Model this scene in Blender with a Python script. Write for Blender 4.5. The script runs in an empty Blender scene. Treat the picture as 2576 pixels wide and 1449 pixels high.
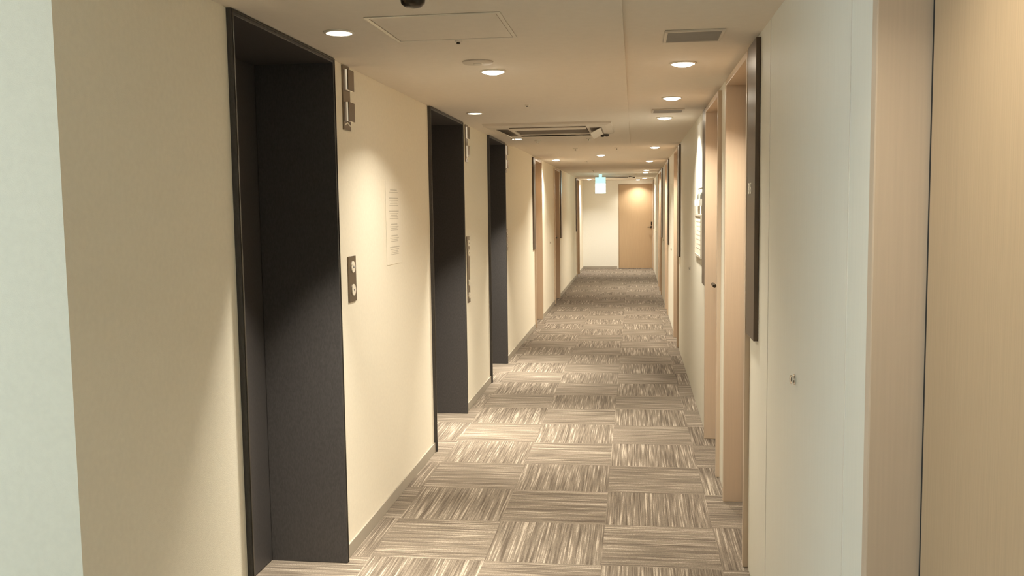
import bpy, bmesh, math
from mathutils import Vector, Matrix

C = bpy.context.scene.collection
PI = math.pi
XL, XR = -1.231, 0.467          # faces of the left and right corridor walls
ZL, ZR = 2.122, 2.137           # lobby ceiling panel and corridor ceiling
YE = 22.4                       # end wall

# ------------------------------------------------------------------ materials
MATS = {}


def new_mat(name):
    m = bpy.data.materials.new(name)
    m.use_nodes = True
    nt = m.node_tree
    return m, nt, nt.nodes['Principled BSDF']


def plain(name, col, rough=0.6, metal=0.0, spec=0.5, var=0.0, scale=(1, 1, 1), nscale=8, bump=0.0, bscale=300):
    if name in MATS:
        return MATS[name]
    m, nt, b = new_mat(name)
    b.inputs['Roughness'].default_value = rough
    b.inputs['Metallic'].default_value = metal
    b.inputs['Specular IOR Level'].default_value = spec
    b.inputs['Base Color'].default_value = (*col, 1)
    geo = nt.nodes.new('ShaderNodeNewGeometry')
    mp = nt.nodes.new('ShaderNodeMapping')
    mp.inputs['Scale'].default_value = scale
    nt.links.new(geo.outputs['Position'], mp.inputs['Vector'])
    n = nt.nodes.new('ShaderNodeTexNoise')
    n.inputs['Scale'].default_value = nscale
    n.inputs['Detail'].default_value = 5
    nt.links.new(mp.outputs[0], n.inputs['Vector'])
    r = nt.nodes.new('ShaderNodeValToRGB')
    r.color_ramp.elements[0].position = 0.3
    r.color_ramp.elements[1].position = 0.7
    r.color_ramp.elements[0].color = (*[c * (1 - var) for c in col], 1)
    r.color_ramp.elements[1].color = (*[min(1, c * (1 + var)) for c in col], 1)
    nt.links.new(n.outputs['Fac'], r.inputs[0])
    nt.links.new(r.outputs[0], b.inputs['Base Color'])
    if bump > 0:
        n2 = nt.nodes.new('ShaderNodeTexNoise')
        n2.inputs['Scale'].default_value = bscale
        n2.inputs['Detail'].default_value = 3
        nt.links.new(geo.outputs['Position'], n2.inputs['Vector'])
        bp = nt.nodes.new('ShaderNodeBump')
        bp.inputs['Strength'].default_value = bump
        bp.inputs['Distance'].default_value = 0.002
        nt.links.new(n2.outputs['Fac'], bp.inputs['Height'])
        nt.links.new(bp.outputs[0], b.inputs['Normal'])
    MATS[name] = m
    return m


def emit(name, col, strength):
    if name in MATS:
        return MATS[name]
    m, nt, b = new_mat(name)
    b.inputs['Base Color'].default_value = (*col, 1)
    b.inputs['Emission Color'].default_value = (*col, 1)
    b.inputs['Emission Strength'].default_value = strength
    MATS[name] = m
    return m


def carpet_mat():
    m, nt, b = new_mat('carpet_tiles')
    N, L = nt.nodes.new, nt.links.new

    def math_(op, a, c=None):
        n = N('ShaderNodeMath')
        n.operation = op
        for i, v in enumerate((a, c)):
            if v is None:
                continue
            if isinstance(v, (int, float)):
                n.inputs[i].default_value = v
            else:
                L(v, n.inputs[i])
        return n.outputs[0]

    geo = N('ShaderNodeNewGeometry')
    sep = N('ShaderNodeSeparateXYZ')
    L(geo.outputs['Position'], sep.inputs[0])
    X = math_('MULTIPLY', math_('ADD', sep.outputs[0], 10.6387), 2.0)
    Y = math_('MULTIPLY', math_('ADD', sep.outputs[1], 20 - 4.7551), 2.0)
    fx, fy = math_('FLOOR', X), math_('FLOOR', Y)
    par = math_('MODULO', math_('ADD', math_('ADD', fx, fy), 1.25), 2.0)
    sel = math_('GREATER_THAN', par, 1.0)          # 1: stripes run along the corridor

    def mix(f, a, c):
        return math_('ADD', math_('MULTIPLY', f, a), math_('MULTIPLY', math_('SUBTRACT', 1.0, f), c))
    across = mix(sel, X, Y)
    along = mix(sel, Y, X)
    cv = N('ShaderNodeCombineXYZ')
    L(fx, cv.inputs[0])
    L(fy, cv.inputs[1])
    wn = N('ShaderNodeTexWhiteNoise')
    wn.noise_dimensions = '2D'
    L(cv.outputs[0], wn.inputs['Vector'])
    rnd = math_('MULTIPLY', wn.outputs['Value'], 37.0)

    def stripes(ka, kl, off, detail):
        c2 = N('ShaderNodeCombineXYZ')
        L(math_('MULTIPLY', across, ka), c2.inputs[0])
        L(math_('MULTIPLY', along, kl), c2.inputs[1])
        L(math_('ADD', rnd, off), c2.inputs[2])
        n = N('ShaderNodeTexNoise')
        n.inputs['Scale'].default_value = 1.0
        n.inputs['Detail'].default_value = detail
        n.inputs['Roughness'].default_value = 0.6
        L(c2.outputs[0], n.inputs['Vector'])
        return n.outputs['Fac']
    s1 = stripes(18.0, 0.6, 0.0, 1.0)       # broad bands
    s2 = stripes(74.0, 1.6, 5.0, 1.0)        # yarn lines
    s3 = stripes(150.0, 110.0, 9.0, 1.0)      # pile
    t = math_('ADD', math_('ADD', math_('MULTIPLY', s1, 0.34), math_('MULTIPLY', s2, 0.90)), math_('MULTIPLY', s3, 0.34))
    r = N('ShaderNodeValToRGB')
    cr = r.color_ramp
    cr.elements[0].position = 0.58
    cr.elements[0].color = (0.100, 0.080, 0.062, 1)
    cr.elements[1].position = 1.05
    cr.elements[1].color = (0.405, 0.349, 0.284, 1)
    e = cr.elements.new(0.74)
    e.color = (0.164, 0.134, 0.106, 1)
    e = cr.elements.new(0.87)
    e.color = (0.210, 0.174, 0.139, 1)
    L(t, r.inputs[0])
    # neutral value step, passes the ramp colour on unchanged
    hs = N('ShaderNodeHueSaturation')
    hs.inputs['Value'].default_value = 1.0
    L(r.outputs[0], hs.inputs['Color'])
    L(hs.outputs[0], b.inputs['Base Color'])
    b.inputs['Roughness'].default_value = 0.95
    b.inputs['Specular IOR Level'].default_value = 0.1
    bp = N('ShaderNodeBump')
    bp.inputs['Strength'].default_value = 0.5
    bp.inputs['Distance'].default_value = 0.004
    L(t, bp.inputs['Height'])
    L(bp.outputs[0], b.inputs['Normal'])
    return m


M_wall = plain('wallpaper_cream', (0.86, 0.81, 0.69), 0.75, spec=0.25, var=0.02, nscale=60, bump=0.25, bscale=420)
M_wallR = plain('wall_panel_white', (0.82, 0.80, 0.71), 0.5, spec=0.35, var=0.015, scale=(30, 30, 1), nscale=3)
M_wallE = plain('end_wall_white', (0.86, 0.845, 0.78), 0.7, spec=0.3, var=0.015, nscale=50)
M_ceil = plain('ceiling_paint', (0.77, 0.71, 0.63), 0.9, spec=0.2, var=0.015, nscale=30)
M_base = plain('baseboard_grey', (0.40, 0.36, 0.30), 0.55, var=0.03)
M_black = plain('elevator_black', (0.056, 0.051, 0.050), 0.5, metal=0.0, spec=0.5, var=0.18, scale=(14, 14, 5), nscale=14, bump=0.12, bscale=500)
M_trim = plain('elevator_trim', (0.05, 0.044, 0.036), 0.28, metal=0.4, var=0.05)
M_frame = plain('door_frame_wood', (0.58, 0.46, 0.345), 0.32, spec=0.5, var=0.03, scale=(60, 60, 1.5), nscale=3)
M_leaf = plain('door_leaf_wood', (0.48, 0.345, 0.215), 0.42, spec=0.4, var=0.06, scale=(90, 90, 1.2), nscale=3)
M_bronze = plain('bronze_sign', (0.115, 0.085, 0.065), 0.34, metal=0.75, var=0.05)
M_dark = plain('dark_metal', (0.05, 0.04, 0.03), 0.3, metal=0.7, var=0.03)
M_chrome = plain('chrome', (0.72, 0.70, 0.66), 0.14, metal=1.0, var=0.02)
M_plate = plain('brushed_bronze', (0.20, 0.155, 0.115), 0.2, metal=0.85, var=0.04)
M_white = plain('white_plastic', (0.74, 0.70, 0.62), 0.45, var=0.02)
M_offw = plain('ac_plastic', (0.66, 0.60, 0.52), 0.5, var=0.02)
M_paper = plain('paper', (0.86, 0.81, 0.70), 0.8, spec=0.2, var=0.01)
M_poster = plain('poster_white', (0.93, 0.93, 0.90), 0.35, spec=0.5, var=0.005)
M_ink = plain('ink_grey', (0.42, 0.37, 0.30), 0.8, var=0.05)
M_faint = plain('ink_faint', (0.62, 0.575, 0.48), 0.8, var=0.04)
M_inkd = plain('ink_dark', (0.12, 0.12, 0.13), 0.7, var=0.05)
M_grey = plain('vent_grey', (0.34, 0.315, 0.285), 0.5, var=0.03)
M_void = plain('dark_interior', (0.02, 0.018, 0.016), 0.9, var=0.1)
M_intake = plain('ac_intake', (0.24, 0.20, 0.165), 0.7, var=0.06)
M_alu = plain('hatch_aluminium', (0.70, 0.66, 0.58), 0.35, metal=0.5, var=0.02)
M_glass = plain('clear_acrylic', (0.78, 0.80, 0.78), 0.15, spec=0.6, var=0.01)
M_button = plain('button_white', (0.86, 0.80, 0.68), 0.35, var=0.02)
M_lens = emit('lamp_lens', (1.0, 0.90, 0.68), 9.0)
M_lensW = emit('lamp_dome', (1.0, 0.92, 0.76), 30.0)
M_lantern = emit('lantern_lens', (1.0, 0.88, 0.66), 0.35)
M_exit = emit('exit_face', (0.66, 1.0, 0.97), 6.0)
M_exit2 = emit('exit_pictogram', (0.50, 0.98, 0.92), 3.2)
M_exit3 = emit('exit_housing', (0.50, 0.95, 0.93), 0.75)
M_window = emit('frosted_daylight', (0.74, 0.91, 1.0), 6.0)
M_carpet = carpet_mat()


# ------------------------------------------------------------------ mesh helpers
def tag(o, label=None, cat=None, group=None, kind=None):
    if label:
        o['label'] = label
    if cat:
        o['category'] = cat
    if group:
        o['group'] = group
    if kind:
        o['kind'] = kind
    return o


def box(bm, x0, x1, y0, y1, z0, z1, bev=0.0):
    x0, x1 = min(x0, x1), max(x0, x1)
    y0, y1 = min(y0, y1), max(y0, y1)
    z0, z1 = min(z0, z1), max(z0, z1)
    v = [bm.verts.new(p) for p in ((x0, y0, z0), (x1, y0, z0), (x1, y1, z0), (x0, y1, z0), (x0, y0, z1), (x1, y0, z1), (x1, y1, z1), (x0, y1, z1))]
    fs = [bm.faces.new([v[i] for i in q]) for q in ((0, 3, 2, 1), (4, 5, 6, 7), (0, 1, 5, 4), (1, 2, 6, 5), (2, 3, 7, 6), (3, 0, 4, 7))]
    if bev > 0:
        es = list({e for f in fs for e in f.edges})
        bmesh.ops.bevel(bm, geom=es, offset=bev, segments=2, profile=0.6, affect='EDGES')


def prism(bm, pts, axis, a, b):
    """extrude a closed polygon; pts are the two other coordinates in axis order"""
    def P(p, t):
        return {0: (t, p[0], p[1]), 1: (p[0], t, p[1]), 2: (p[0], p[1], t)}[axis]
    A = [bm.verts.new(P(p, a)) for p in pts]
    B = [bm.verts.new(P(p, b)) for p in pts]
    n = len(pts)
    bm.faces.new(A)
    bm.faces.new(B[::-1])
    for i in range(n):
        bm.faces.new((A[i], B[i], B[(i + 1) % n], A[(i + 1) % n]))
    bmesh.ops.recalc_face_normals(bm, faces=bm.faces)


def lathe(bm, prof, origin, axis, n=28):
    """prof: (radius, distance along axis)"""
    ax = Vector(axis).normalized()
    up = Vector((0, 0, 1)) if abs(ax.z) < 0.9 else Vector((0, 1, 0))
    u = ax.cross(up).normalized()
    w = ax.cross(u)
    o = Vector(origin)
    rings = []
    for r, d in prof:
        if r < 1e-6:
            rings.append([bm.verts.new(o + ax * d)])
        else:
            rings.append([bm.verts.new(o + ax * d + (u * math.cos(2 * PI * k / n) + w * math.sin(2 * PI * k / n)) * r) for k in range(n)])
    for A, B in zip(rings, rings[1:]):
        for k in range(n):
            q = []
            for vv in (A[k % len(A)], A[(k + 1) % len(A)], B[(k + 1) % len(B)], B[k % len(B)]):
                if vv not in q:
                    q.append(vv)
            if len(q) >= 3:
                bm.faces.new(q)
    bmesh.ops.recalc_face_normals(bm, faces=bm.faces)


def cyl(bm, p0, p1, r, n=20, cap=0.15):
    p0, p1 = Vector(p0), Vector(p1)
    d = (p1 - p0).length
    c = r * cap
    lathe(bm, [(0, 0), (r - c, 0), (r, c), (r, d - c), (r - c, d), (0, d)], p0, p1 - p0, n)


def obj(name, bm, mat, parent=None, smooth=False):
    me = bpy.data.meshes.new(name)
    if parent is not None:
        w = Vector((0, 0, 0))
        q = parent
        while q is not None:
            w += q.location
            q = q.parent
        bmesh.ops.translate(bm, verts=bm.verts, vec=-w)
    bm.to_mesh(me)
    bm.free()
    me.materials.append(mat)
    if smooth:
        for p in me.polygons:
            p.use_smooth = True
        try:
            me.set_sharp_from_angle(angle=math.radians(40))
        except Exception:
            pass
    o = bpy.data.objects.new(name, me)
    C.objects.link(o)
    if parent is not None:
        o.parent = parent
    return o


def solo(name, bm, mat, base, label, cat, group=None, kind=None, smooth=False):
    """a thing that is one mesh, origin at its base"""
    bmesh.ops.translate(bm, verts=bm.verts, vec=-Vector(base))
    o = obj(name, bm, mat, None, smooth)
    o.location = base
    return tag(o, label, cat, group, kind)


def thing(name, label, cat, loc, group=None, kind=None):
    o = bpy.data.objects.new(name, None)
    o.empty_display_size = 0.1
    C.objects.link(o)
    o.location = loc
    return tag(o, label, cat, group, kind)


def B():
    return bmesh.new()


# ------------------------------------------------------------------ setting
YB = -1.6        # wall behind the camera
XP = -3.6        # far end of the side passage
YC = 1.855       # corner where the left wall starts

bm = B()
box(bm, XP - 0.2, XR + 0.2, YB - 0.2, YE + 0.2, -0.1, 0.0)
solo('floor', bm, M_carpet, (0, 0, 0), 'grey brown carpet tiles with stripes laid in alternating directions', 'floor', kind='structure')

bm = B()
box(bm, XP - 0.2, XR + 0.2, YB - 0.2, YE + 0.2, ZR, ZR + 0.1)
solo('ceiling', bm, M_ceil, (0, 0, ZR), 'beige painted corridor ceiling running to the end wall', 'ceiling', kind='structure')
bm = B()
box(bm, XL + 0.0005, -0.036, YB + 0.01, 9.28, ZL, ZR - 0.0005)
solo('trim_1', bm, M_ceil, (XL, 0, ZL), 'slightly lower ceiling panel in front of the elevators', 'ceiling panel', kind='structure')

ELEV = [(2.715, 3.69), (5.47, 6.55), (7.73, 8.72)]
# guest room doors: (side, inner near edge, inner far edge)
LD = [(11.40, 12.20), (14.25, 15.10), (19.85, 20.65)]
RD = [(0.95, 1.81), (3.83, 4.65), (5.11, 5.93), (9.83, 10.58), (12.78, 13.50), (15.70, 16.45), (16.63, 17.35), (21.78, 22.33)]
JT = 0.035       # thickness of a door jamb board
DH = 2.085       # door opening height


def wall(name, x0, x1, y0, y1, holes, mat, label, base):
    bm = B()
    y = y0
    for a, b, h in sorted(holes):
        if a > y:
            box(bm, x0, x1, y, a, 0, ZR)
        if h < ZR:
            box(bm, x0, x1, a, b, h, ZR)
        y = b
    if y < y1:
        box(bm, x0, x1, y, y1, 0, ZR)
    return solo(name, bm, mat, base, label, 'wall', kind='structure')


wall('wall_left', XL - 0.37, XL, YC, YE, [(a, b, ZL) for a, b in ELEV] + [(a - JT, b + JT, DH + 0.03) for a, b in LD], M_wall,
     'cream papered left wall with the elevators', (XL, YC, 0))
wall('wall_right', XR, XR + 0.16, YB, YE, [(a - JT, b + JT, DH + 0.03) for a, b in RD], M_wallR,
     'pale right corridor wall with guest room doors', (XR, YB, 0))
# end wall with its door opening
bm = B()
EDX0, EDX1, EDH = -0.375, 0.452, 2.045
box(bm, XL - 0.37, EDX0, YE, YE + 0.2, 0, ZR)
box(bm, EDX1, XR + 0.16, YE, YE + 0.2, 0, ZR)
box(bm, EDX0, EDX1, YE, YE + 0.2, EDH, ZR)
solo('wall_far', bm, M_wallE, (0, YE, 0), 'white wall closing the far end of the corridor', 'wall', kind='structure')
bm = B()
box(bm, XP - 0.2, XR + 0.16, YB - 0.2, YB, 0, ZR)
solo('wall_near', bm, M_wall, (0, YB, 0), 'plain wall behind the viewer', 'wall', kind='structure')
bm = B()
box(bm, XP, XL - 0.3705, YC, YC + 0.2, 0, ZR)
solo('wall_passage', bm, M_wall, (XP, YC, 0), 'white wall of the side passage turning left from the corner', 'wall', kind='structure')
# passage end wall with its window
WY0, WY1, WZ0, WZ1 = -1.3, 1.4, 0.75, 2.10
bm = B()
box(bm, XP - 0.2, XP, YB, WY0, 0, ZR)
box(bm, XP - 0.2, XP, WY1, YC + 0.2, 0, ZR)
box(bm, XP - 0.2, XP, WY0, WY1, 0, WZ0)
box(bm, XP - 0.2, XP, WY0, WY1, WZ1, ZR)
solo('wall_window', bm, M_wall, (XP, 0, 0), 'end wall of the side passage around its window', 'wall', kind='structure')
w = thing('window_1', 'frosted window lighting the side passage with cool daylight', 'window', (XP - 0.1, (WY0 + WY1) / 2, WZ0), kind='structure')
bm = B()
for a, b in ((WY0, WY0 + 0.05), (WY1 - 0.05, WY1), ((WY0 + WY1) / 2 - 0.025, (WY0 + WY1) / 2 + 0.025)):
    box(bm, XP - 0.13, XP - 0.07, a, b, WZ0, WZ1, 0.004)
for a, b in ((WZ0, WZ0 + 0.05), (WZ1 - 0.05, WZ1)):
    box(bm, XP - 0.13, XP - 0.07, WY0, WY1, a, b, 0.004)
obj('window_frame', bm, M_white, w)
bm = B()
box(bm, XP - 0.108, XP - 0.1, WY0 + 0.01, WY1 - 0.01, WZ0 + 0.01, WZ1 - 0.01)
obj('window_pane', bm, M_window, w)

# baseboards
BH = 0.06
bm = B()
edges = [YC] + [v for a, b in ELEV for v in (a, b)] + [v for a, b in LD for v in (a - JT, b + JT)] + [YE]
for a, b in zip(edges[::2], edges[1::2]):
    box(bm, XL, XL + 0.008, a + (0.0005 if a != YC else 0), b - 0.0005, 0, BH, 0.002)
solo('baseboard_left', bm, M_base, (XL, 0, 0), 'low grey baseboard along the left wall', 'baseboard', kind='structure')
bm = B()
box(bm, XL + 0.009, EDX0 - 0.03, YE - 0.008, YE, 0, BH, 0.002)
solo('baseboard_far', bm, M_base, (XL, YE, 0), 'grey baseboard under the white end wall', 'baseboard', kind='structure')
# panel joints on the near right wall
for i, (y, t) in enumerate(((2.10, 0.004), (3.295, 0.004)), 2):
    bm = B()
    box(bm, XR - 0.0015, XR, y - t / 2, y + t / 2, 0, ZR - 0.001)
    solo('trim_%d' % i, bm, M_white, (XR, y, 0), ('thin vertical joint strip beside the nearest wooden door frame', 'thin vertical joint strip just before the nearest dark sign panel')[i - 2], 'trim', kind='structure')


# ------------------------------------------------------------------ elevators
def elevator(y0, y1, label):
    t = 0.02
    out = XL + 0.017
    xd = -1.55
    top = ZL - 0.001
    r = thing('elevator_entrance', label, 'elevator', (XL, (y0 + y1) / 2, 0), 'black elevator entrances')
    for a, b in ((y0 + 0.0006, y0 + t), (y1 - t, y1 - 0.0006)):
        bm = B()
        box(bm, xd, out, a, b, 0.0, top, 0.0025)
        obj('jamb', bm, M_black, r)
    bm = B()
    box(bm, xd, out, y0 + t, y1 - t, top - t, top, 0.0025)
    obj('header', bm, M_black, r)
    # slim bright edge round the opening
    bm = B()
    box(bm, out, out + 0.003, y0 + 0.004, y0 + 0.009, 0, top - 0.004)
    box(bm, out, out + 0.003, y1 - 0.009, y1 - 0.004, 0, top - 0.004)
    box(bm, out, out + 0.003, y0 + 0.009, y1 - 0.009, top - 0.009, top - 0.004)
    obj('edge_trim', bm, M_trim, r)
    ym = (y0 + y1) / 2
    for a, b in ((y0 + 0.0007, ym - 0.002), (ym + 0.002, y1 - 0.0007)):
        bm = B()
        box(bm, xd - 0.035, xd - 0.001, a, b, 0.002, top, 0.003)
        obj('door_panel', bm, M_black, r)
    return r


for (a, b), w_ in zip(ELEV, ('nearest and tallest looking', 'middle', 'farthest')):
    elevator(a, b, {'nearest and tallest looking': 'black elevator entrance nearest the viewer, before the paper notice',
                    'middle': 'middle black elevator entrance, just beyond the paper notice',
                    'farthest': 'third and farthest black elevator entrance on the left wall'}[w_])


def tri(bm, x0, x1, y, z, s, up):
    k = 1 if up else -1
    prism(bm, [(y - s, z - k * s * 0.7), (y + s, z - k * s * 0.7), (y, z + k * s)], 0, x0, x1)


def lantern(y0, label):
    """hall lantern: long plate with two raised lamp boxes"""
    r = thing('hall_lantern', label, 'elevator lantern', (XL, y0 + 0.05, 1.845), 'elevator hall lanterns')
    bm = B()
    box(bm, XL + 0.0005, XL + 0.006, y0, y0 + 0.098, 1.845, 2.118, 0.001)
    obj('back_plate', bm, M_plate, r)
    for z0, z1 in ((2.017, 2.105), (1.885, 1.967)):
        bm = B()
        box(bm, XL + 0.0125, XL + 0.0175, y0 + 0.040, y0 + 0.122, z0, z1, 0.001)
        c = obj('lamp_box', bm, M_plate, r)
        bm = B()
        box(bm, XL + 0.0062, XL + 0.0124, y0 + 0.040, y0 + 0.121, z0 + 0.001, z1 - 0.001)
        obj('lens', bm, M_lantern, c)
    bm = B()
    prism(bm, [(y0 + 0.008, 1.868), (y0 + 0.048, 1.880), (y0 + 0.090, 1.868), (y0 + 0.090, 1.862), (y0 + 0.048, 1.874), (y0 + 0.008, 1.862)], 0, XL + 0.0061, XL + 0.0075)
    obj('chevron_mark', bm, M_button, r)


def call_panel(y0, y1, z0, z1, buttons, label):
    r = thing('call_switch', label, 'elevator buttons', (XL, (y0 + y1) / 2, z0), 'elevator call panels')
    bm = B()
    box(bm, XL + 0.0005, XL + 0.006, y0, y1, z0, z1, 0.001)
    obj('face_plate', bm, M_plate, r)
    ym = (y0 + y1) / 2 + 0.006
    for z, up in buttons:
        bm = B()
        lathe(bm, [(0, 0.004), (0.024, 0.004), (0.0255, 0.0025), (0.0255, 0.0)], (XL + 0.0061, ym, z), (1, 0, 0), 32)
        bt = obj('button', bm, M_button, r, True)
        bm = B()
        tri(bm, XL + 0.0102, XL + 0.0110, ym, z, 0.0075, up)
        obj('arrow', bm, M_inkd, bt)


lantern(3.828, 'bronze lantern plate high on the wall after the nearest elevator')
lantern(6.695, 'bronze lantern plate high on the wall after the middle elevator')
lantern(8.815, 'bronze lantern plate high on the wall after the farthest elevator')
call_panel(3.836, 3.941, 1.101, 1.301, [(1.253, True), (1.152, False)], 'dark two button call panel beside the nearest elevator')
call_panel(6.690, 6.790, 0.800, 1.296, [(1.245, True), (1.172, False), (0.948, True), (0.852, False)], 'tall dark four button call panel beside the middle elevator')
call_panel(8.805, 8.915, 1.090, 1.293, [(1.245, True), (1.145, False)], 'dark two button call panel beside the farthest elevator')

# paper notice between the first two elevators
r = thing('wall_notice', 'white paper notice with faint printed blocks on the left wall between two elevators', 'notice', (XL, 4.63, 1.222))
bm = B()
box(bm, XL + 0.0008, XL + 0.0022, 4.475, 4.772, 1.222, 1.645)
obj('sheet', bm, M_paper, r)
bm = B()
z = 1.605
for head, nl in ((0.12, 1), (0.16, 4), (0.17, 4), (0.11, 3), (0.11, 3), (0.17, 4)):
    ym = 4.63
    box(bm, XL + 0.00225, XL + 0.0026, ym - head * 0.55, ym + head * 0.55, z - 0.006, z)
    z -= 0.013
    for k in range(nl):
        hw = 0.085 - 0.012 * ((k * 5) % 3)
        box(bm, XL + 0.00225, XL + 0.0026, ym - hw, ym + hw, z - 0.0035, z)
        z -= 0.0085
    z -= 0.020
obj('printed_text', bm, M_faint, r)


# ------------------------------------------------------------------ guest room doors
def lever(parent, s, xl, yh, ydir, zh=1.01):
    """s: direction from the leaf into the corridor (-1 right wall, +1 left wall)"""
    bm = B()
    cyl(bm, (xl, yh, zh), (xl + s * 0.008, yh, zh), 0.024, 24)
    cyl(bm, (xl + s * 0.0081, yh, zh), (xl + s * 0.047, yh, zh), 0.009, 16)
    h = obj('lever_handle', bm, M_chrome, parent, True)
    bm = B()
    cyl(bm, (xl + s * 0.054, yh + ydir * -0.012, zh - 0.002), (xl + s * 0.054, yh + ydir * 0.125, zh - 0.002), 0.0115, 20)
    obj('grip', bm, M_dark, h, True)
    bm = B()
    box(bm, xl, xl + s * 0.014, yh - 0.024, yh + 0.024, zh + 0.05, zh + 0.115, 0.004)
    obj('card_reader', bm, M_dark, parent)


def guest_door(n, side, a, b, label, handle_far=True):
    s = 1 if side == 'L' else -1
    xw = XL if side == 'L' else XR
    xo = xw + s * 0.020          # front of the casing
    xl = xw - s * 0.078          # face of the leaf
    xb = xw - s * 0.150
    r = thing('door_%d' % n, label, 'door', (xw, (a + b) / 2, 0), kind='structure')
    bm = B()
    e = 0.0006
    for p, q in ((a - JT + e, a), (b, b + JT - e)):
        box(bm, xo, xb, p, q, 0.0, DH + 0.0294, 0.003)
    box(bm, xo, xb, a, b, DH, DH + 0.0294, 0.003)
    # rebate the leaf closes against
    xs = xl - s * 0.043
    box(bm, xs, xb, a, a + 0.022, 0.0, DH)
    box(bm, xs, xb, b - 0.022, b, 0.0, DH)
    box(bm, xs, xb, a + 0.022, b - 0.022, DH - 0.022, DH)
    obj('door_frame', bm, M_frame, r)
    bm = B()
    g = 0.010
    box(bm, xl, xl - s * 0.04, a + g, b - g, 0.006, DH - g, 0.002)
    obj('door_leaf', bm, M_leaf, r)
    bm = B()
    for p, q in ((a + 0.0005, a + g - 0.0005), (b - g + 0.0005, b - 0.0005)):
        box(bm, xl - s * 0.0008, xl - s * 0.04, p, q, 0.006, DH - 0.0005)
    box(bm, xl - s * 0.0008, xl - s * 0.04, a + g, b - g, DH - g + 0.0005, DH - 0.0005)
    obj('door_seal', bm, M_void, r)  # black strip filling the gap round the leaf, stands in for its shade
    if handle_far:
        lever(r, s, xl, b - 0.075, -1)
    else:
        lever(r, s, xl, a + 0.075, 1)
    return r


guest_door(1, 'R', *RD[0], 'tall wooden door filling the right edge of the view', False)
guest_door(2, 'R', *RD[1], 'wooden door in its frame just beyond the nearest dark sign panel on the right', False)
guest_door(3, 'R', *RD[2], 'wooden door on the right with its lever showing, just before the white poster', True)
guest_door(4, 'R', *RD[3], 'wooden door on the right wall beyond the white poster', False)
guest_door(5, 'R', *RD[4], 'fifth wooden door along the right wall', False)
guest_door(6, 'R', *RD[5], 'first of two adjoining wooden doors far down the right wall', False)
guest_door(7, 'R', *RD[6], 'second of two adjoining wooden doors far down the right wall', True)
guest_door(8, 'R', *RD[7], 'last wooden door on the right wall by the corridor end', False)
guest_door(9, 'L', *LD[0], 'first wooden door on the left wall after the elevators', False)
guest_door(10, 'L', *LD[1], 'second wooden door on the left wall after the elevators', True)
guest_door(11, 'L', *LD[2], 'last wooden door on the left wall beyond the green exit sign', False)

# the door in the end wall
r = thing('door_12', 'warm wooden door facing the viewer in the corridor end wall', 'door', (0.04, YE, 0), kind='structure')
bm = B()
e = 0.0006
for p, q in ((EDX0 + e, EDX0 + 0.012), (EDX1 - 0.012, EDX1 - e)):
    box(bm, p, q, YE - 0.006, YE + 0.15, 0, EDH - e, 0.002)
box(bm, EDX0 + 0.012, EDX1 - 0.012, YE - 0.006, YE + 0.15, EDH - 0.012, EDH - e, 0.002)
obj('door_frame', bm, M_frame, r)
bm = B()
box(bm, EDX0 + 0.014, EDX1 - 0.014, YE + 0.012, YE + 0.05, 0.006, EDH - 0.014, 0.002)
obj('door_leaf', bm, M_leaf, r)
bm = B()
zh, xh, yl = 1.004, 0.408, YE + 0.012
cyl(bm, (xh, yl, zh), (xh, yl - 0.008, zh), 0.024, 24)
cyl(bm, (xh, yl - 0.0081, zh), (xh, yl - 0.047, zh), 0.009, 16)
h = obj('lever_handle', bm, M_dark, r, True)
bm = B()
cyl(bm, (xh + 0.012, yl - 0.054, zh), (xh - 0.085, yl - 0.054, zh), 0.0115, 20)
obj('grip', bm, M_dark, h, True)
bm = B()
box(bm, xh - 0.004, xh + 0.028, yl - 0.016, yl, zh + 0.045, zh + 0.125, 0.004)
obj('card_reader', bm, M_dark, r)


# ------------------------------------------------------------------ bronze room sign panels
def room_sign(side, y0, y1, label, number=None):
    s = 1 if side == 'L' else -1
    xw = XL if side == 'L' else XR
    bm = B()
    if number is None:
        box(bm, xw + s * 0.0008, xw + s * 0.018, y0, y1, 0.985, 2.120 if side == 'R' else 2.116, 0.0015)
        return solo('room_sign', bm, M_bronze, (xw, (y0 + y1) / 2, 0.985), label, 'sign', 'tall bronze room signs')
    r = thing('room_sign', label, 'sign', (xw, (y0 + y1) / 2, 0.985), 'tall bronze room signs')
    box(bm, xw + s * 0.0008, xw + s * 0.018, y0, y1, 0.985, 2.120, 0.0015)
    obj('panel', bm, M_bronze, r)
    cu = bpy.data.curves.new('room_number', 'FONT')
    cu.body = number
    cu.size = 0.062
    cu.align_x = 'CENTER'
    cu.extrude = 0.0006
    tmp = bpy.data.objects.new('room_number', cu)
    C.objects.link(tmp)
    bpy.context.view_layer.update()
    me = bpy.data.meshes.new_from_object(tmp.evaluated_get(bpy.context.evaluated_depsgraph_get()))
    bpy.data.objects.remove(tmp)
    me.transform(Matrix.Translation((s * 0.0187, 0.03, 0.56)) @ Matrix(((0, 0, s, 0), (s, 0, 0, 0), (0, 1, 0, 0), (0, 0, 0, 1))))
    me.materials.clear()
    me.materials.append(M_paper)
    o = bpy.data.objects.new('room_number', me)
    C.objects.link(o)
    o.parent = r
    return r


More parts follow.
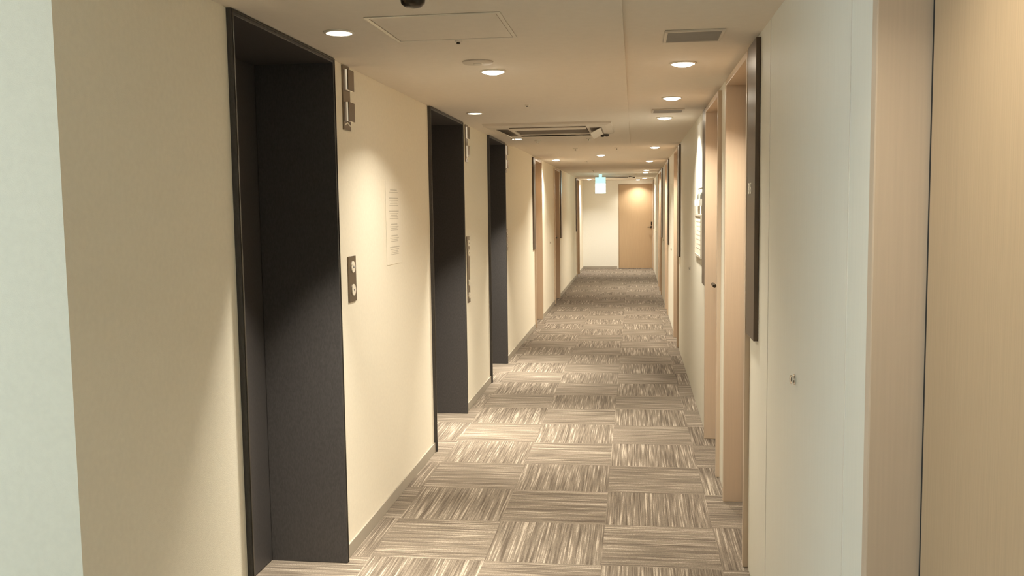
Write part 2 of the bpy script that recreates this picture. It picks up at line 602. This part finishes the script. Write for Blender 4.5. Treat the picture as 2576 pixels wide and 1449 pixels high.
room_sign('R', 3.545, 3.785, 'tall dark bronze sign panel nearest the viewer on the right wall', '815')
room_sign('R', 5.985, 6.235, 'tall dark bronze sign panel between a wooden door and the white poster')
room_sign('R', 9.41, 9.70, 'tall dark bronze sign panel on the right wall past the framed notice')
room_sign('R', 12.42, 12.70, 'third tall bronze sign panel from the corridor end on the right wall')
room_sign('R', 15.34, 15.62, 'tall bronze sign panel before the two adjoining doors far on the right')
room_sign('R', 21.45, 21.72, 'tall bronze sign panel on the right wall beside the end door')
room_sign('L', 11.19, 11.355, 'tall dark bronze sign panel before the first left door after the elevators')
room_sign('L', 15.42, 15.66, 'tall bronze sign panel after the second left door past the elevators')
room_sign('L', 19.62, 19.805, 'tall bronze sign panel by the last door on the left wall')


# ------------------------------------------------------------------ small wall fittings
def knob(side, y, z, label):
    s = 1 if side == 'L' else -1
    xw = XL if side == 'L' else XR
    r = thing('wall_bell', label, 'bell button', (xw, y, z - 0.016), 'small chrome bell buttons')  # plain chrome knob on the wall, not a bell
    bm = B()
    lathe(bm, [(0, 0.0005), (0.0165, 0.0005), (0.0165, 0.0035), (0.015, 0.005), (0, 0.005)], (xw, y, z), (s, 0, 0), 24)
    obj('base', bm, M_chrome, r, True)
    bm = B()
    lathe(bm, [(0, 0.0051), (0.010, 0.0051), (0.0095, 0.0075), (0.013, 0.009), (0.0135, 0.0125), (0.010, 0.0155), (0, 0.016)], (xw, y, z), (s, 0, 0), 24)
    obj('cap', bm, M_chrome, r, True)


knob('R', 2.731, 0.992, 'small chrome knob on the white wall nearest the viewer, before the first sign panel')
knob('R', 7.77, 0.98, 'small chrome knob on the right wall below and past the framed notice')
knob('R', 11.6, 0.965, 'small knob on the right wall between the fourth and fifth doors')
knob('R', 14.68, 0.967, 'small knob on the right wall before the two adjoining doors')
knob('R', 19.63, 0.972, 'farthest small knob on the right wall, near the corridor end')
knob('L', 13.48, 0.988, 'small knob on the left wall between the first two wooden doors')

# white poster, leaflet pockets and framed notice beyond the third door
r = thing('wall_poster', 'bright white poster with a few small dark marks under a downlight on the right wall', 'poster', (XR, 6.64, 1.625))
bm = B()
box(bm, XR - 0.0045, XR - 0.0008, 6.40, 6.90, 1.625, 2.085, 0.001)
obj('sheet', bm, M_poster, r)
for y, z, hy, hz in ((6.68, 1.965, 0.012, 0.010), (6.53, 1.86, 0.008, 0.030), (6.64, 1.785, 0.020, 0.010), (6.60, 1.765, 0.008, 0.006), (6.66, 1.770, 0.008, 0.014)):
    bm = B()
    box(bm, XR - 0.0052, XR - 0.0046, y - hy, y + hy, z - hz, z + hz)
    obj('printed_mark', bm, M_ink, r)


def pocket(y0, y1, label):
    r = thing('wall_leaflet_holder', label, 'leaflet holder', (XR, (y0 + y1) / 2, 1.50), 'small leaflet holders')
    bm = B()
    box(bm, XR - 0.004, XR - 0.0008, y0, y1, 1.50, 1.615)
    box(bm, XR - 0.024, XR - 0.021, y0, y1, 1.50, 1.545, 0.0008)
    box(bm, XR - 0.0205, XR - 0.0045, y0, y1, 1.50, 1.504)
    box(bm, XR - 0.0205, XR - 0.0045, y0, y0 + 0.003, 1.5045, 1.545)
    box(bm, XR - 0.0205, XR - 0.0045, y1 - 0.003, y1, 1.5045, 1.545)
    obj('holder', bm, M_poster, r)
    bm = B()
    for k in range(4):
        box(bm, XR - 0.0085 - 0.003 * k, XR - 0.0075 - 0.003 * k, y0 + 0.012 + 0.004 * k, y1 - 0.012, 1.505, 1.60 - 0.006 * k)
    obj('leaflets', bm, M_glass, r)


pocket(6.40, 6.60, 'small leaflet holder below the white poster, nearer of the two')
pocket(6.68, 6.90, 'small leaflet holder below the white poster, farther of the two')

r = thing('framed_notice', 'framed pale notice hung on the right wall below the leaflet holders', 'notice', (XR, 6.75, 1.135))
bm = B()
for a, b, c, d in ((6.44, 7.05, 1.135, 1.150), (6.44, 7.05, 1.425, 1.440), (6.44, 6.455, 1.150, 1.425), (7.035, 7.05, 1.150, 1.425)):
    box(bm, XR - 0.014, XR - 0.0008, a, b, c, d, 0.0015)
obj('frame', bm, M_alu, r)
bm = B()
box(bm, XR - 0.008, XR - 0.001, 6.4555, 7.0345, 1.1505, 1.4245)
obj('sheet', bm, M_paper, r)
bm = B()
for k in range(7):
    box(bm, XR - 0.0088, XR - 0.0081, 6.53, 6.96 - 0.05 * (k % 3), 1.385 - 0.032 * k, 1.392 - 0.032 * k)
obj('printed_text', bm, M_faint, r)


# ------------------------------------------------------------------ ceiling fittings
def zc(x, y):
    return ZL if (x < -0.036 and y < 9.28) else ZR


WARM = (1.0, 0.925, 0.77)


def downlight(x, y, power, spread, label, col=WARM):
    z = zc(x, y)
    wide = spread > 100
    r_ = 0.050 if wide else 0.044
    dp = 0.017 if wide else 0.0085
    t = thing('downlight', label, 'ceiling light', (x, y, z), 'round recessed downlights')
    bm = B()
    lathe(bm, [(r_ + 0.001, -0.0005), (r_ + 0.011, -0.0005), (r_ + 0.011, -0.003), (r_ + 0.006, -0.006), (r_ + 0.001, -0.006), (r_ + 0.001, -0.0005)], (x, y, z), (0, 0, 1), 40)
    obj('trim_ring', bm, M_white, t, True)
    bm = B()
    lathe(bm, [(0, -dp), (r_ * 0.4, -dp * 0.94), (r_ * 0.72, -dp * 0.72), (r_ * 0.92, -dp * 0.42), (r_, -0.002), (r_, -0.0006), (0, -0.0006)], (x, y, z), (0, 0, 1), 40)
    obj('lens', bm, M_lensW if wide else M_lens, t, True)
    la = bpy.data.lights.new('downlight_lamp', 'AREA')
    la.shape = 'DISK'
    la.size = r_ * 1.8
    la.energy = power
    la.color = col
    la.spread = math.radians(spread)
    lo = bpy.data.objects.new('downlight_lamp', la)
    C.objects.link(lo)
    lo.parent = t
    lo.location = (0, 0, -dp - 0.002)


PW = 13.5
downlight(-1.02, 3.16, PW * 1.45, 66, 'flush downlight in front of the nearest elevator')
downlight(-1.025, 5.96, PW * 1.45, 66, 'flush downlight in front of the middle elevator')
downlight(-1.04, 8.25, PW * 1.45, 66, 'flush downlight in front of the farthest elevator')
downlight(-0.632, 4.18, 10.0, 125, 'glaring downlight over the corridor beside the round ceiling plate')
downlight(0.22, 1.35, PW * 0.26, 125, 'downlight above the wooden door at the right edge')
downlight(0.218, 4.23, PW * 0.85, 125, 'bright downlight just past the square ceiling vent, largest of the right row')
downlight(0.222, 5.54, PW * 0.85, 125, 'second visible downlight of the right row, before the narrow far vent')
downlight(0.22, 6.76, PW * 1.2, 125, 'third downlight of the right row, beside the white poster')
downlight(0.222, 10.07, PW * 1.35, 125, 'downlight of the right row by the fourth wooden door')
downlight(0.218, 13.12, PW * 1.35, 125, 'downlight of the right row by the fifth wooden door')
downlight(0.217, 16.35, PW * 1.35, 125, 'nearer of two downlights close together far down the right row')
downlight(0.217, 17.45, PW * 1.35, 125, 'farther of two downlights close together far down the right row')
downlight(0.235, 20.9, PW * 1.2, 125, 'last downlight of the right row before the end door')
downlight(0.095, 22.12, PW * 0.7, 125, 'downlight close against the wooden end door, glowing on its top')
downlight(-0.40, 11.38, PW * 1.4, 125, 'downlight in the middle of the ceiling past the lower panel')
downlight(-1.03, 12.30, PW * 1.2, 125, 'downlight by the first left door after the elevators')
downlight(-1.02, 21.2, PW * 1.05, 125, 'downlight at the far left corner before the end wall', (1.0, 0.97, 0.90))

# access hatch
hx0, hx1, hy0, hy1 = -0.865, -0.420, 2.935, 3.375
r = thing('access_hatch', 'square ceiling access hatch with a thin metal frame near the first elevator', 'ceiling hatch', (-0.64, 3.155, ZL))
bm = B()
fw = 0.013
for a, b, c, d in ((hx0, hx1, hy0, hy0 + fw), (hx0, hx1, hy1 - fw, hy1), (hx0, hx0 + fw, hy0 + fw, hy1 - fw), (hx1 - fw, hx1, hy0 + fw, hy1 - fw)):
    box(bm, a, b, c, d, ZL - 0.004, ZL - 0.0004, 0.001)
obj('frame', bm, M_alu, r)
bm = B()
box(bm, hx0 + fw + 0.003, hx1 - fw - 0.003, hy0 + fw + 0.003, hy1 - fw - 0.003, ZL - 0.0025, ZL - 0.0004, 0.0006)
obj('panel', bm, M_ceil, r)

# smoke detector at the very top of the picture
x, y = -0.635, 2.662
r = thing('smoke_detector', 'dome shaped smoke detector on the ceiling at the top edge', 'smoke detector', (x, y, ZL))
bm = B()
lathe(bm, [(0, -0.0004), (0.052, -0.0004), (0.052, -0.010), (0.047, -0.016), (0, -0.016)], (x, y, ZL), (0, 0, 1), 36)
obj('base', bm, M_white, r, True)
bm = B()
lathe(bm, [(0, -0.0165), (0.036, -0.0165), (0.034, -0.026), (0.024, -0.034), (0.008, -0.038), (0, -0.038)], (x, y, ZL), (0, 0, 1), 32)
obj('sensor_dome', bm, M_dark, r, True)

# flat round plate by the bright lamp
x, y = -0.655, 3.90
r = thing('ceiling_plate', 'flat round plate on the ceiling beside the glaring downlight', 'ceiling plate', (x, y, ZL))
bm = B()
lathe(bm, [(0, -0.0004), (0.066, -0.0004), (0.066, -0.005), (0.060, -0.009), (0, -0.009)], (x, y, ZL), (0, 0, 1), 40)
obj('disc', bm, M_offw, r, True)
bm = B()
lathe(bm, [(0, -0.0092), (0.020, -0.0092), (0.018, -0.0125), (0, -0.0125)], (x, y, ZL), (0, 0, 1), 24)
obj('cap', bm, M_white, r, True)


def sprinkler(x, y, label, big=1.0):
    z = zc(x, y)
    r = thing('sprinkler', label, 'sprinkler', (x, y, z), 'ceiling sprinklers')
    bm = B()
    k = big
    lathe(bm, [(0, -0.0004), (0.028 * k, -0.0004), (0.026 * k, -0.006), (0.013 * k, -0.008), (0, -0.008)], (x, y, z), (0, 0, 1), 24)
    obj('rose', bm, M_white, r, True)
    bm = B()
    dz = 0.0245 if big >= 1 else 0.013
    lathe(bm, [(0, -0.0082), (0.007, -0.0082), (0.006, -dz + 0.0025), (0.014 * k, -dz + 0.0015), (0.014 * k, -dz), (0, -dz)], (x, y, z), (0, 0, 1), 20)
    obj('deflector', bm, M_chrome if big >= 1 else M_dark, r, True)


sprinkler(-0.643, 3.40, 'small dark sprinkler at the far edge of the ceiling hatch', 0.5)
sprinkler(-0.638, 5.57, 'small dark sprinkler alone on the ceiling before the air conditioner', 0.5)
sprinkler(-0.885, 8.54, 'sprinkler on the ceiling behind the air conditioner, to its left')
sprinkler(-0.40, 8.40, 'sprinkler on the ceiling behind the air conditioner, to its right')
sprinkler(-0.63, 10.05, 'sprinkler on the far ceiling just past the lower panel, left of a pair')
sprinkler(-0.185, 10.06, 'sprinkler on the far ceiling just past the lower panel, right of a pair')
sprinkler(-0.645, 12.75, 'sprinkler on the ceiling between the far middle and left downlights')
sprinkler(-0.70, 16.2, 'sprinkler on the ceiling just before the green exit sign')


def vent(x0, x1, y0, y1, label):
    z = zc(x0, y0)
    r = thing('ceiling_vent', label, 'ceiling vent', ((x0 + x1) / 2, (y0 + y1) / 2, z), 'square ceiling vents')
    bm = B()
    f = 0.012
    for a, b, c, d in ((x0, x1, y0, y0 + f), (x0, x1, y1 - f, y1), (x0, x0 + f, y0 + f, y1 - f), (x1 - f, x1, y0 + f, y1 - f)):
        box(bm, a, b, c, d, z - 0.008, z - 0.0004, 0.002)
    obj('frame', bm, M_offw, r)
    bm = B()
    box(bm, x0 + f, x1 - f, y0 + f, y1 - f, z - 0.0015, z - 0.0004)
    obj('backing', bm, M_grey, r)
    n = 9
    bm = B()
    for k in range(n):
        yy = y0 + f + (y1 - y0 - 2 * f) * (k + 0.5) / n
        bm2 = [(yy - 0.004, z - 0.0018), (yy - 0.003, z - 0.0018), (yy + 0.006, z - 0.0068), (yy + 0.005, z - 0.0068)]
        prism(bm, bm2, 0, x0 + f, x1 - f)
    obj('slats', bm, M_grey, r)


vent(0.112, 0.330, 3.440, 3.665, 'square grey vent in the ceiling nearest the viewer on the right')
vent(0.118, 0.330, 6.16, 6.38, 'square vent in the ceiling between two downlights of the right row')


def air_conditioner(x0, x1, y0, y1, label, louvres=True):
    z = zc(x0, y0)
    r = thing('air_conditioner', label, 'air conditioner', ((x0 + x1) / 2, (y0 + y1) / 2, z), 'ceiling cassette air conditioners')
    xm, ym = (x0 + x1) / 2, (y0 + y1) / 2
    w, d = (x1 - x0) / 2, (y1 - y0) / 2
    # chamfered panel ring round the intake
    bm = B()
    gi = 0.60
    outer = [(-1, -1), (1, -1), (1, 1), (-1, 1)]
    lev = [(1.0, 0.0005), (0.985, 0.016), (0.90, 0.026), (gi + 0.02, 0.030), (gi, 0.026), (gi, 0.008)]
    rings = []
    for k, dz in lev:
        rings.append([bm.verts.new((xm + sx * w * k, ym + sy * d * k, z - dz)) for sx, sy in outer])
    for A, Bq in zip(rings, rings[1:]):
        for i in range(4):
            bm.faces.new((A[i], A[(i + 1) % 4], Bq[(i + 1) % 4], Bq[i]))
    bm.faces.new(rings[0][::-1])
    bm.faces.new(rings[-1])
    bmesh.ops.recalc_face_normals(bm, faces=bm.faces)
    obj('panel', bm, M_offw, r)
    # intake grille
    bm = B()
    n = 15
    gw, gd = w * gi - 0.006, d * gi - 0.006
    for k in range(n):
        yy = ym - gd + 2 * gd * (k + 0.5) / n
        box(bm, xm - gw, xm + gw, yy - 0.007, yy + 0.007, z - 0.022, z - 0.012)
    for sx in (-1, 0, 1):
        box(bm, xm + sx * gw - 0.006, xm + sx * gw + 0.006, ym - gd, ym + gd, z - 0.012, z - 0.009)
    obj('intake_grille', bm, M_intake, r)
    # four outlet slots with their flaps
    for ax, s in ((0, -1), (0, 1), (1, -1), (1, 1)):
        L = (d if ax == 0 else w) * 0.60
        c = (w if ax == 0 else d) * 0.74 * s
        hw = 0.045
        zz = z - 0.0285
        bm = B()
        if ax == 0:
            box(bm, xm + c - hw, xm + c + hw, ym - L, ym + L, zz - 0.0030, zz)
        else:
            box(bm, xm - L, xm + L, ym + c - hw, ym + c + hw, zz - 0.0030, zz)
        so = obj('outlet', bm, M_intake, r)
        # flap hinged at the inner edge, tipped down
        ang = math.radians((26 if louvres else 12) if ax == 0 else 5)
        bm = B()
        i0 = c - s * hw * 0.9
        o0 = i0 + s * 0.085 * math.cos(ang)
        dz = 0.085 * math.sin(ang)
        q = [(i0, zz - 0.0035 - dz), (i0 + s * 0.003, zz - 0.0075 - dz), (o0, zz - 0.0075), (o0, zz - 0.0035)]
        if ax == 0:
            prism(bm, [(xm + a, b) for a, b in q], 1, ym - L, ym + L)
        else:
            prism(bm, [(ym + a, b) for a, b in q], 0, xm - L, xm + L)
        obj('flap', bm, M_white if ax == 0 else M_offw, so)
    # sensor eyes on the far right corner
    for k in (0, 1):
        bm = B()
        cx, cy = xm + w * 0.80 + 0.035 * k, ym + d * 0.80 - 0.03 * k
        lathe(bm, [(0, 0.0), (0.022, 0.0), (0.021, -0.010), (0.012, -0.018), (0, -0.020)], (cx, cy, z - 0.031), (0, 0, 1), 20)
        obj('sensor_eye', bm, M_dark, r, True)


air_conditioner(-1.11, -0.16, 6.75, 7.72, 'ceiling cassette air conditioner with open flaps before the third elevator')
air_conditioner(-0.80, 0.05, 18.55, 19.4, 'distant ceiling cassette air conditioner behind the green exit sign', False)

# ------------------------------------------------------------------ emergency exit sign
ex, ey = -0.645, 18.0
r = thing('exit_sign', 'glowing white and cyan emergency exit sign hanging from the far ceiling', 'exit sign', (ex, ey, ZR))
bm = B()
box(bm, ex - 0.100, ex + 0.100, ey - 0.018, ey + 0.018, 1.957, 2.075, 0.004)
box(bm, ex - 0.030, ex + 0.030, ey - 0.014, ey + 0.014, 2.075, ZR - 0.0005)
obj('mount', bm, M_exit3, r)  # emission on the mount stands in for the sign's reflected cyan glow
bm = B()
box(bm, ex - 0.105, ex + 0.105, ey - 0.02, ey + 0.02, 1.762, 1.957, 0.004)
obj('housing', bm, M_white, r)
for s, nm in ((-1, 'front'), (1, 'rear')):
    bm = B()
    box(bm, ex - 0.100, ex + 0.100, ey + s * 0.0201, ey + s * 0.0225, 1.767, 1.952)
    face = obj('light_panel', bm, M_exit, r)
    # running figure in a doorway, pale against the glare
    bm = B()
    ya, yb = ey + s * 0.0226, ey + s * 0.0236

    def P(pts):
        prism(bm, [(ex + px, 1.86 + pz) for px, pz in pts], 1, ya, yb)
    P([(-0.066, -0.062), (-0.054, -0.062), (-0.054, 0.062), (-0.066, 0.062)])
    P([(-0.054, 0.050), (0.050, 0.050), (0.050, 0.062), (-0.054, 0.062)])
    P([(0.050, -0.062), (0.062, -0.062), (0.062, 0.062), (0.050, 0.062)])
    P([(-0.008, 0.022), (0.010, 0.022), (0.016, 0.032), (0.008, 0.042), (-0.006, 0.040), (-0.012, 0.031)])
    P([(-0.018, 0.018), (0.012, 0.018), (0.014, -0.014), (-0.010, -0.014)])
    P([(-0.018, 0.018), (-0.044, -0.002), (-0.040, -0.008), (-0.012, 0.006)])
    P([(0.012, 0.016), (0.040, 0.006), (0.040, -0.002), (0.012, 0.004)])
    P([(-0.010, -0.014), (0.002, -0.014), (-0.022, -0.056), (-0.034, -0.052)])
    P([(0.002, -0.014), (0.014, -0.014), (0.036, -0.050), (0.024, -0.056)])
    obj('pictogram', bm, M_exit2, face)

# ------------------------------------------------------------------ world, camera, view
wd = bpy.data.worlds.new('World')
bpy.context.scene.world = wd
wd.use_nodes = True
wd.node_tree.nodes['Background'].inputs[0].default_value = (0.02, 0.02, 0.02, 1)
wd.node_tree.nodes['Background'].inputs[1].default_value = 0.0

F = 2306.2
pan, tilt, roll = 0.1329, -0.0870, -0.01311
cy, sy = math.cos(pan), math.sin(pan)
fw_ = Vector((-sy * math.cos(tilt), cy * math.cos(tilt), math.sin(tilt)))
rt = Vector((cy, sy, 0))
up = rt.cross(fw_)
c, s = math.cos(roll), math.sin(roll)
rt, up = rt * c + up * s, up * c - rt * s
cam = bpy.data.cameras.new('Camera')
cam.sensor_fit = 'HORIZONTAL'
cam.sensor_width = 36.0
cam.lens = F / 2576 * 36.0
cam.clip_start = 0.01
co = bpy.data.objects.new('Camera', cam)
C.objects.link(co)
mw = Matrix((rt, up, -fw_)).transposed().to_4x4()
mw.translation = (0, 0, 1.502)
co.matrix_world = mw
sc = bpy.context.scene
sc.camera = co
sc.view_settings.view_transform = 'Standard'
sc.view_settings.look = 'None'
sc.view_settings.gamma = 1.0
sc.view_settings.use_curve_mapping = False
sc.view_settings.exposure = 0.18
sc.cycles.max_bounces = 14
sc.cycles.diffuse_bounces = 10
sc.cycles.sample_clamp_indirect = 6.0
try:
    sc.cycles.use_denoising = True
    sc.cycles.denoiser = 'OPENIMAGEDENOISE'
except Exception:
    pass
